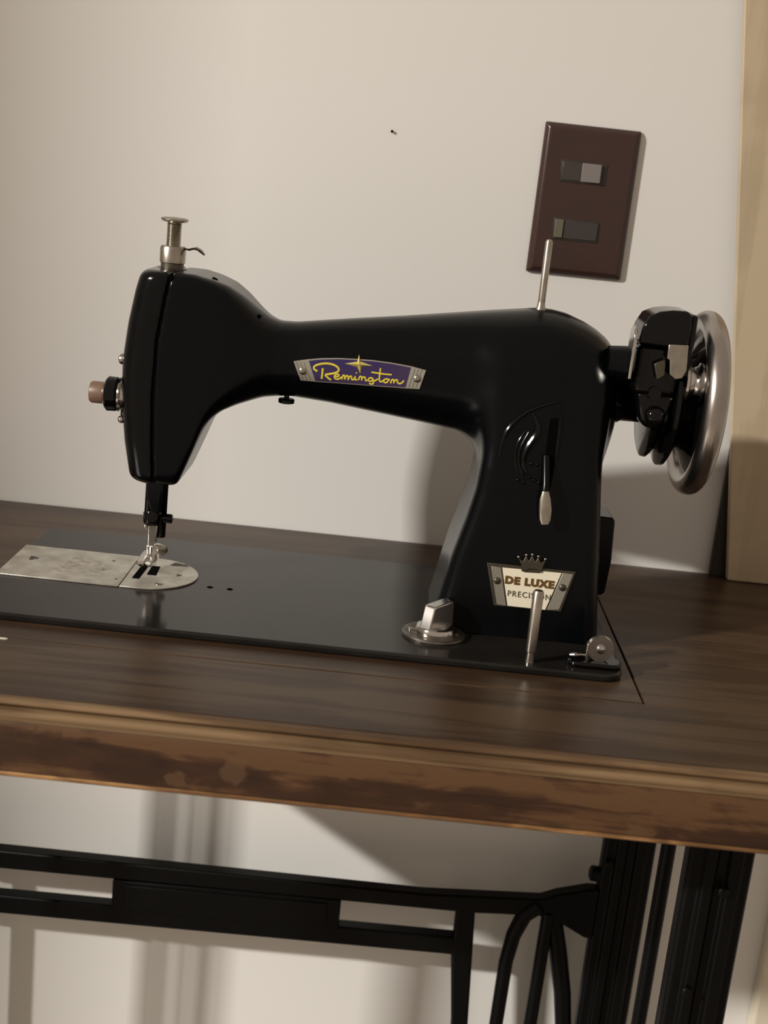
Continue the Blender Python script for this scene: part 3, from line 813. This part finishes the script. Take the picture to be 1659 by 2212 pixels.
# ------------------------------------------------------------------ handwheel side
WZ, WYc = 144.0, 4.0
boss = MB().lathe([(124, 17), (134, 16.5), (136, 15.2), (150, 15.0), (151, 14)], (0, WYc, WZ), 'x', 44).build('wheel_bushing', 'enamel', mach)
wheel = MB().lathe([(150, 14), (150.3, 33), (151, 35), (153, 35.4), (154.5, 34), (156.5, 30.5), (158.5, 31), (160, 37), (161, 39.4), (163.5, 39.4), (165, 37),
                    (168, 30), (171, 28), (174, 31), (177, 38), (179, 43.5), (183, 43.8), (184, 38), (181, 26), (182, 14), (190, 13), (191, 8)], (0, WYc, WZ), 'x', 72).build('handwheel', 'gloss', mach)
MB().torus((181, WYc, WZ), 48.8, 6.9, 'x', 96, 22).build('wheel_rim', 'rim', wheel)
MB().lathe([(186, 15), (188, 16.5), (192, 16), (193, 13)], (0, WYc, WZ), 'x', 40).build('stop_motion_knob', 'rim', wheel)
WN = -30.0
win = MB().box(134.5, 160, WN - 5, WN + 24, 150, 181).build('winder_frame', 'gloss', mach, bevel=5, seg=4)
cvp = [(133.2, 180.5), (134.2, 190), (137.5, 196.5), (143, 199.4), (150, 200.8), (158.5, 201), (161, 198.5), (161.6, 190), (161.2, 181.5), (150, 179.8)]
MB().prism(cvp, FRONT, WN - 10, WN + 20).build('winder_cover', 'gloss', win, bevel=3.2, seg=4)
MB().prism([(WN - 11, 160), (WN - 11.5, 182)] + [(WN - 4 + 7.5 * math.cos(math.radians(a)), 182.5 + 7.5 * math.sin(math.radians(a))) for a in range(170, 9, -20)] + [(WN + 3.5, 182), (WN + 4, 160)], SIDE, 129.8, 131.6).build('winder_side_plate', 'chrome', win, bevel=0.4)
MB().cyl((120, WN + 10, 166), (131, WN + 10, 166), 9.5, 10.5, 32).build('winder_mount', 'enamel_satin', win)
MB().prism([(149.6, 182), (160.8, 182.6), (161.6, 168), (160, 163.6), (156, 162.6), (152.6, 165), (151.6, 173), (149.8, 174)], FRONT, WN - 12.5, WN - 10.8).build('winder_latch', 'nickel', win, bevel=0.5)
MB().prism([(143.5, 170), (149.5, 173), (150.4, 164), (146.5, 161)], FRONT, WN - 10.5, WN - 7).build('winder_spring', 'badge_dark', win, bevel=0.6)
MB().box(161, 165.5, WN - 6, WN + 20, 163, 199).build('winder_end_plate', 'gloss', win, bevel=2, seg=3)
MB().lathe([(163.4, 7), (164, 11.2), (165.4, 11.6), (166.6, 9.4), (169.2, 8.8), (171.4, 9.8), (172.6, 11.8), (174.2, 11.6), (174.8, 8)], (0, WN + 2, 160), 'x', 44).build('winder_pulley', 'chrome', win)
MB().prism([(137, 153), (160, 152), (158, 142), (152, 133), (146, 131), (141, 136)], FRONT, WN - 4, WN + 10).build('winder_arm', 'gloss', win, bevel=3.5, seg=4)
MB().ball((149.5, WN - 5, 139.5), 6.0, 20, 0.8, 'y').build('winder_pivot', 'gloss', win)
MB().cyl((147, WN - 7.5, 153), (147, WN + 4, 153), 3.6, 3.2, 20).build('winder_pin', 'gloss', win)

# motor bracket at the back of the pillar
mb_ = MB().prism([(126, 68), (141, 67.6), (143, 66), (144.4, 40), (143.2, 19), (141, 17), (126, 17)], FRONT, 4, 34).build('motor_bracket', 'enamel_satin', mach, bevel=2, seg=3)

# ------------------------------------------------------------------ wall plate with two rocker switches
sw = thing('light_switch', 'brown two-gang switch plate mounted on the cream wall', 'light switch', (117, WY, 203.2))
pl = [(82.6, 203.0), (150.0, 203.0), (150.4, 305.3), (83.6, 305.8)]
bev = lambda a, k: [(116.6 + (x - 116.6) * k, 254.4 + (z - 254.4) * (1 - (1 - k) * 0.65)) for x, z in a]
p0, p1 = pl, bev(pl, 0.90)
mbp = MB().add([(x, WY, z) for x, z in p0] + [(x, WY - 2.4, z) for x, z in p0] + [(x, WY - 5.5, z) for x, z in p1],
               [(0, 1, 5, 4), (1, 2, 6, 5), (2, 3, 7, 6), (3, 0, 4, 7), (4, 5, 9, 8), (5, 6, 10, 9), (6, 7, 11, 10), (7, 4, 8, 11), (8, 9, 10, 11), (3, 2, 1, 0)])
plate = mbp.build('cover_plate', 'plate', sw, bevel=1.6, seg=4)
for k, z0 in enumerate((267.2, 227.8)):
    MB().box(97.5, 129.5, WY - 6.1, WY - 5.0, z0 - 0.6, z0 + 14.4).build('switch_surround', 'plate_dark', sw, bevel=0.3)
    if k == 0:
        a = MB().box(98.5, 111.8, WY - 6.8, WY - 6.0, z0 + 0.6, z0 + 13.2).build('rocker', 'rocker', sw, bevel=0.4)
        b = MB().add([(112, WY - 6.0, z0 + .6), (125.4, WY - 6.0, z0 + .6), (125.4, WY - 6.0, z0 + 13.2), (112, WY - 6.0, z0 + 13.2), (112, WY - 6.8, z0 + .6), (125.4, WY - 8.6, z0 + .6), (125.4, WY - 8.6, z0 + 13.2), (112, WY - 6.8, z0 + 13.2)],
                     [(0, 3, 2, 1), (4, 5, 6, 7), (0, 1, 5, 4), (1, 2, 6, 5), (2, 3, 7, 6), (3, 0, 4, 7)]).build('rocker', 'rocker_grey', sw, bevel=0.4)
    else:
        MB().box(98.4, 104.4, WY - 7.6, WY - 6.0, z0 + 0.8, z0 + 13.4).build('rocker', 'rocker_olive', sw, bevel=0.4)
        MB().box(104.8, 128.6, WY - 6.8, WY - 6.0, z0 + 0.6, z0 + 13.2).build('rocker', 'rocker', sw, bevel=0.4)

# ------------------------------------------------------------------ boards at the right, nail, scrap
_h = 520.0
lean = math.tan(math.radians(7.6))
bx0, by = 257.4, 152.0
o2 = [(bx0, TT), (bx0 + 170, TT), (bx0 + 170 - _h * lean, TT + _h), (bx0 - _h * lean, TT + _h)]
tb = MB().prism(o2, lambda a, b, d: (a, d + (b - TT) * 0.010, b), by - 6, by).build('leaning_board', 'ply', None, bevel=0.8, origin=(bx0 + 60, by - 3, TT))
tag(tb, 'tan wooden board leaning at a slant against the wall beside the handwheel', 'board')
o2 = [(246.4, TT), (330, TT), (330, TT + 330), (246.4, TT + 330)]
db = MB().prism(o2, FRONT, WY - 8, WY - 2).build('upright_board', 'dark_board', None, bevel=0.6, origin=(290, WY - 5, TT))
tag(db, 'dark upright board showing as a thin wedge left of the tan board', 'board')
nl = MB().lathe([(0, 0.6), (1.5, 0.6), (1.5, 1.0), (2.1, 0.9), (2.3, 0.3)], (-21.6, WY + 0.2, 288.5), (0, -1, 0), 14).build('nail', 'gap', None)
tag(nl, 'tiny dark nail in the bare wall above the machine arm', 'nail')
x, z = -200.5, TT
sp = MB().prism([(-215, -119.5), (-196.5, -119.6), (-195, -118.6), (-196.5, -117.8), (-215, -118.0)], FLAT, TT, TT + 0.5).build('scrap', 'paper', None)
tag(sp, 'thin pale scrap of thread lying on the table at far left', 'scrap')
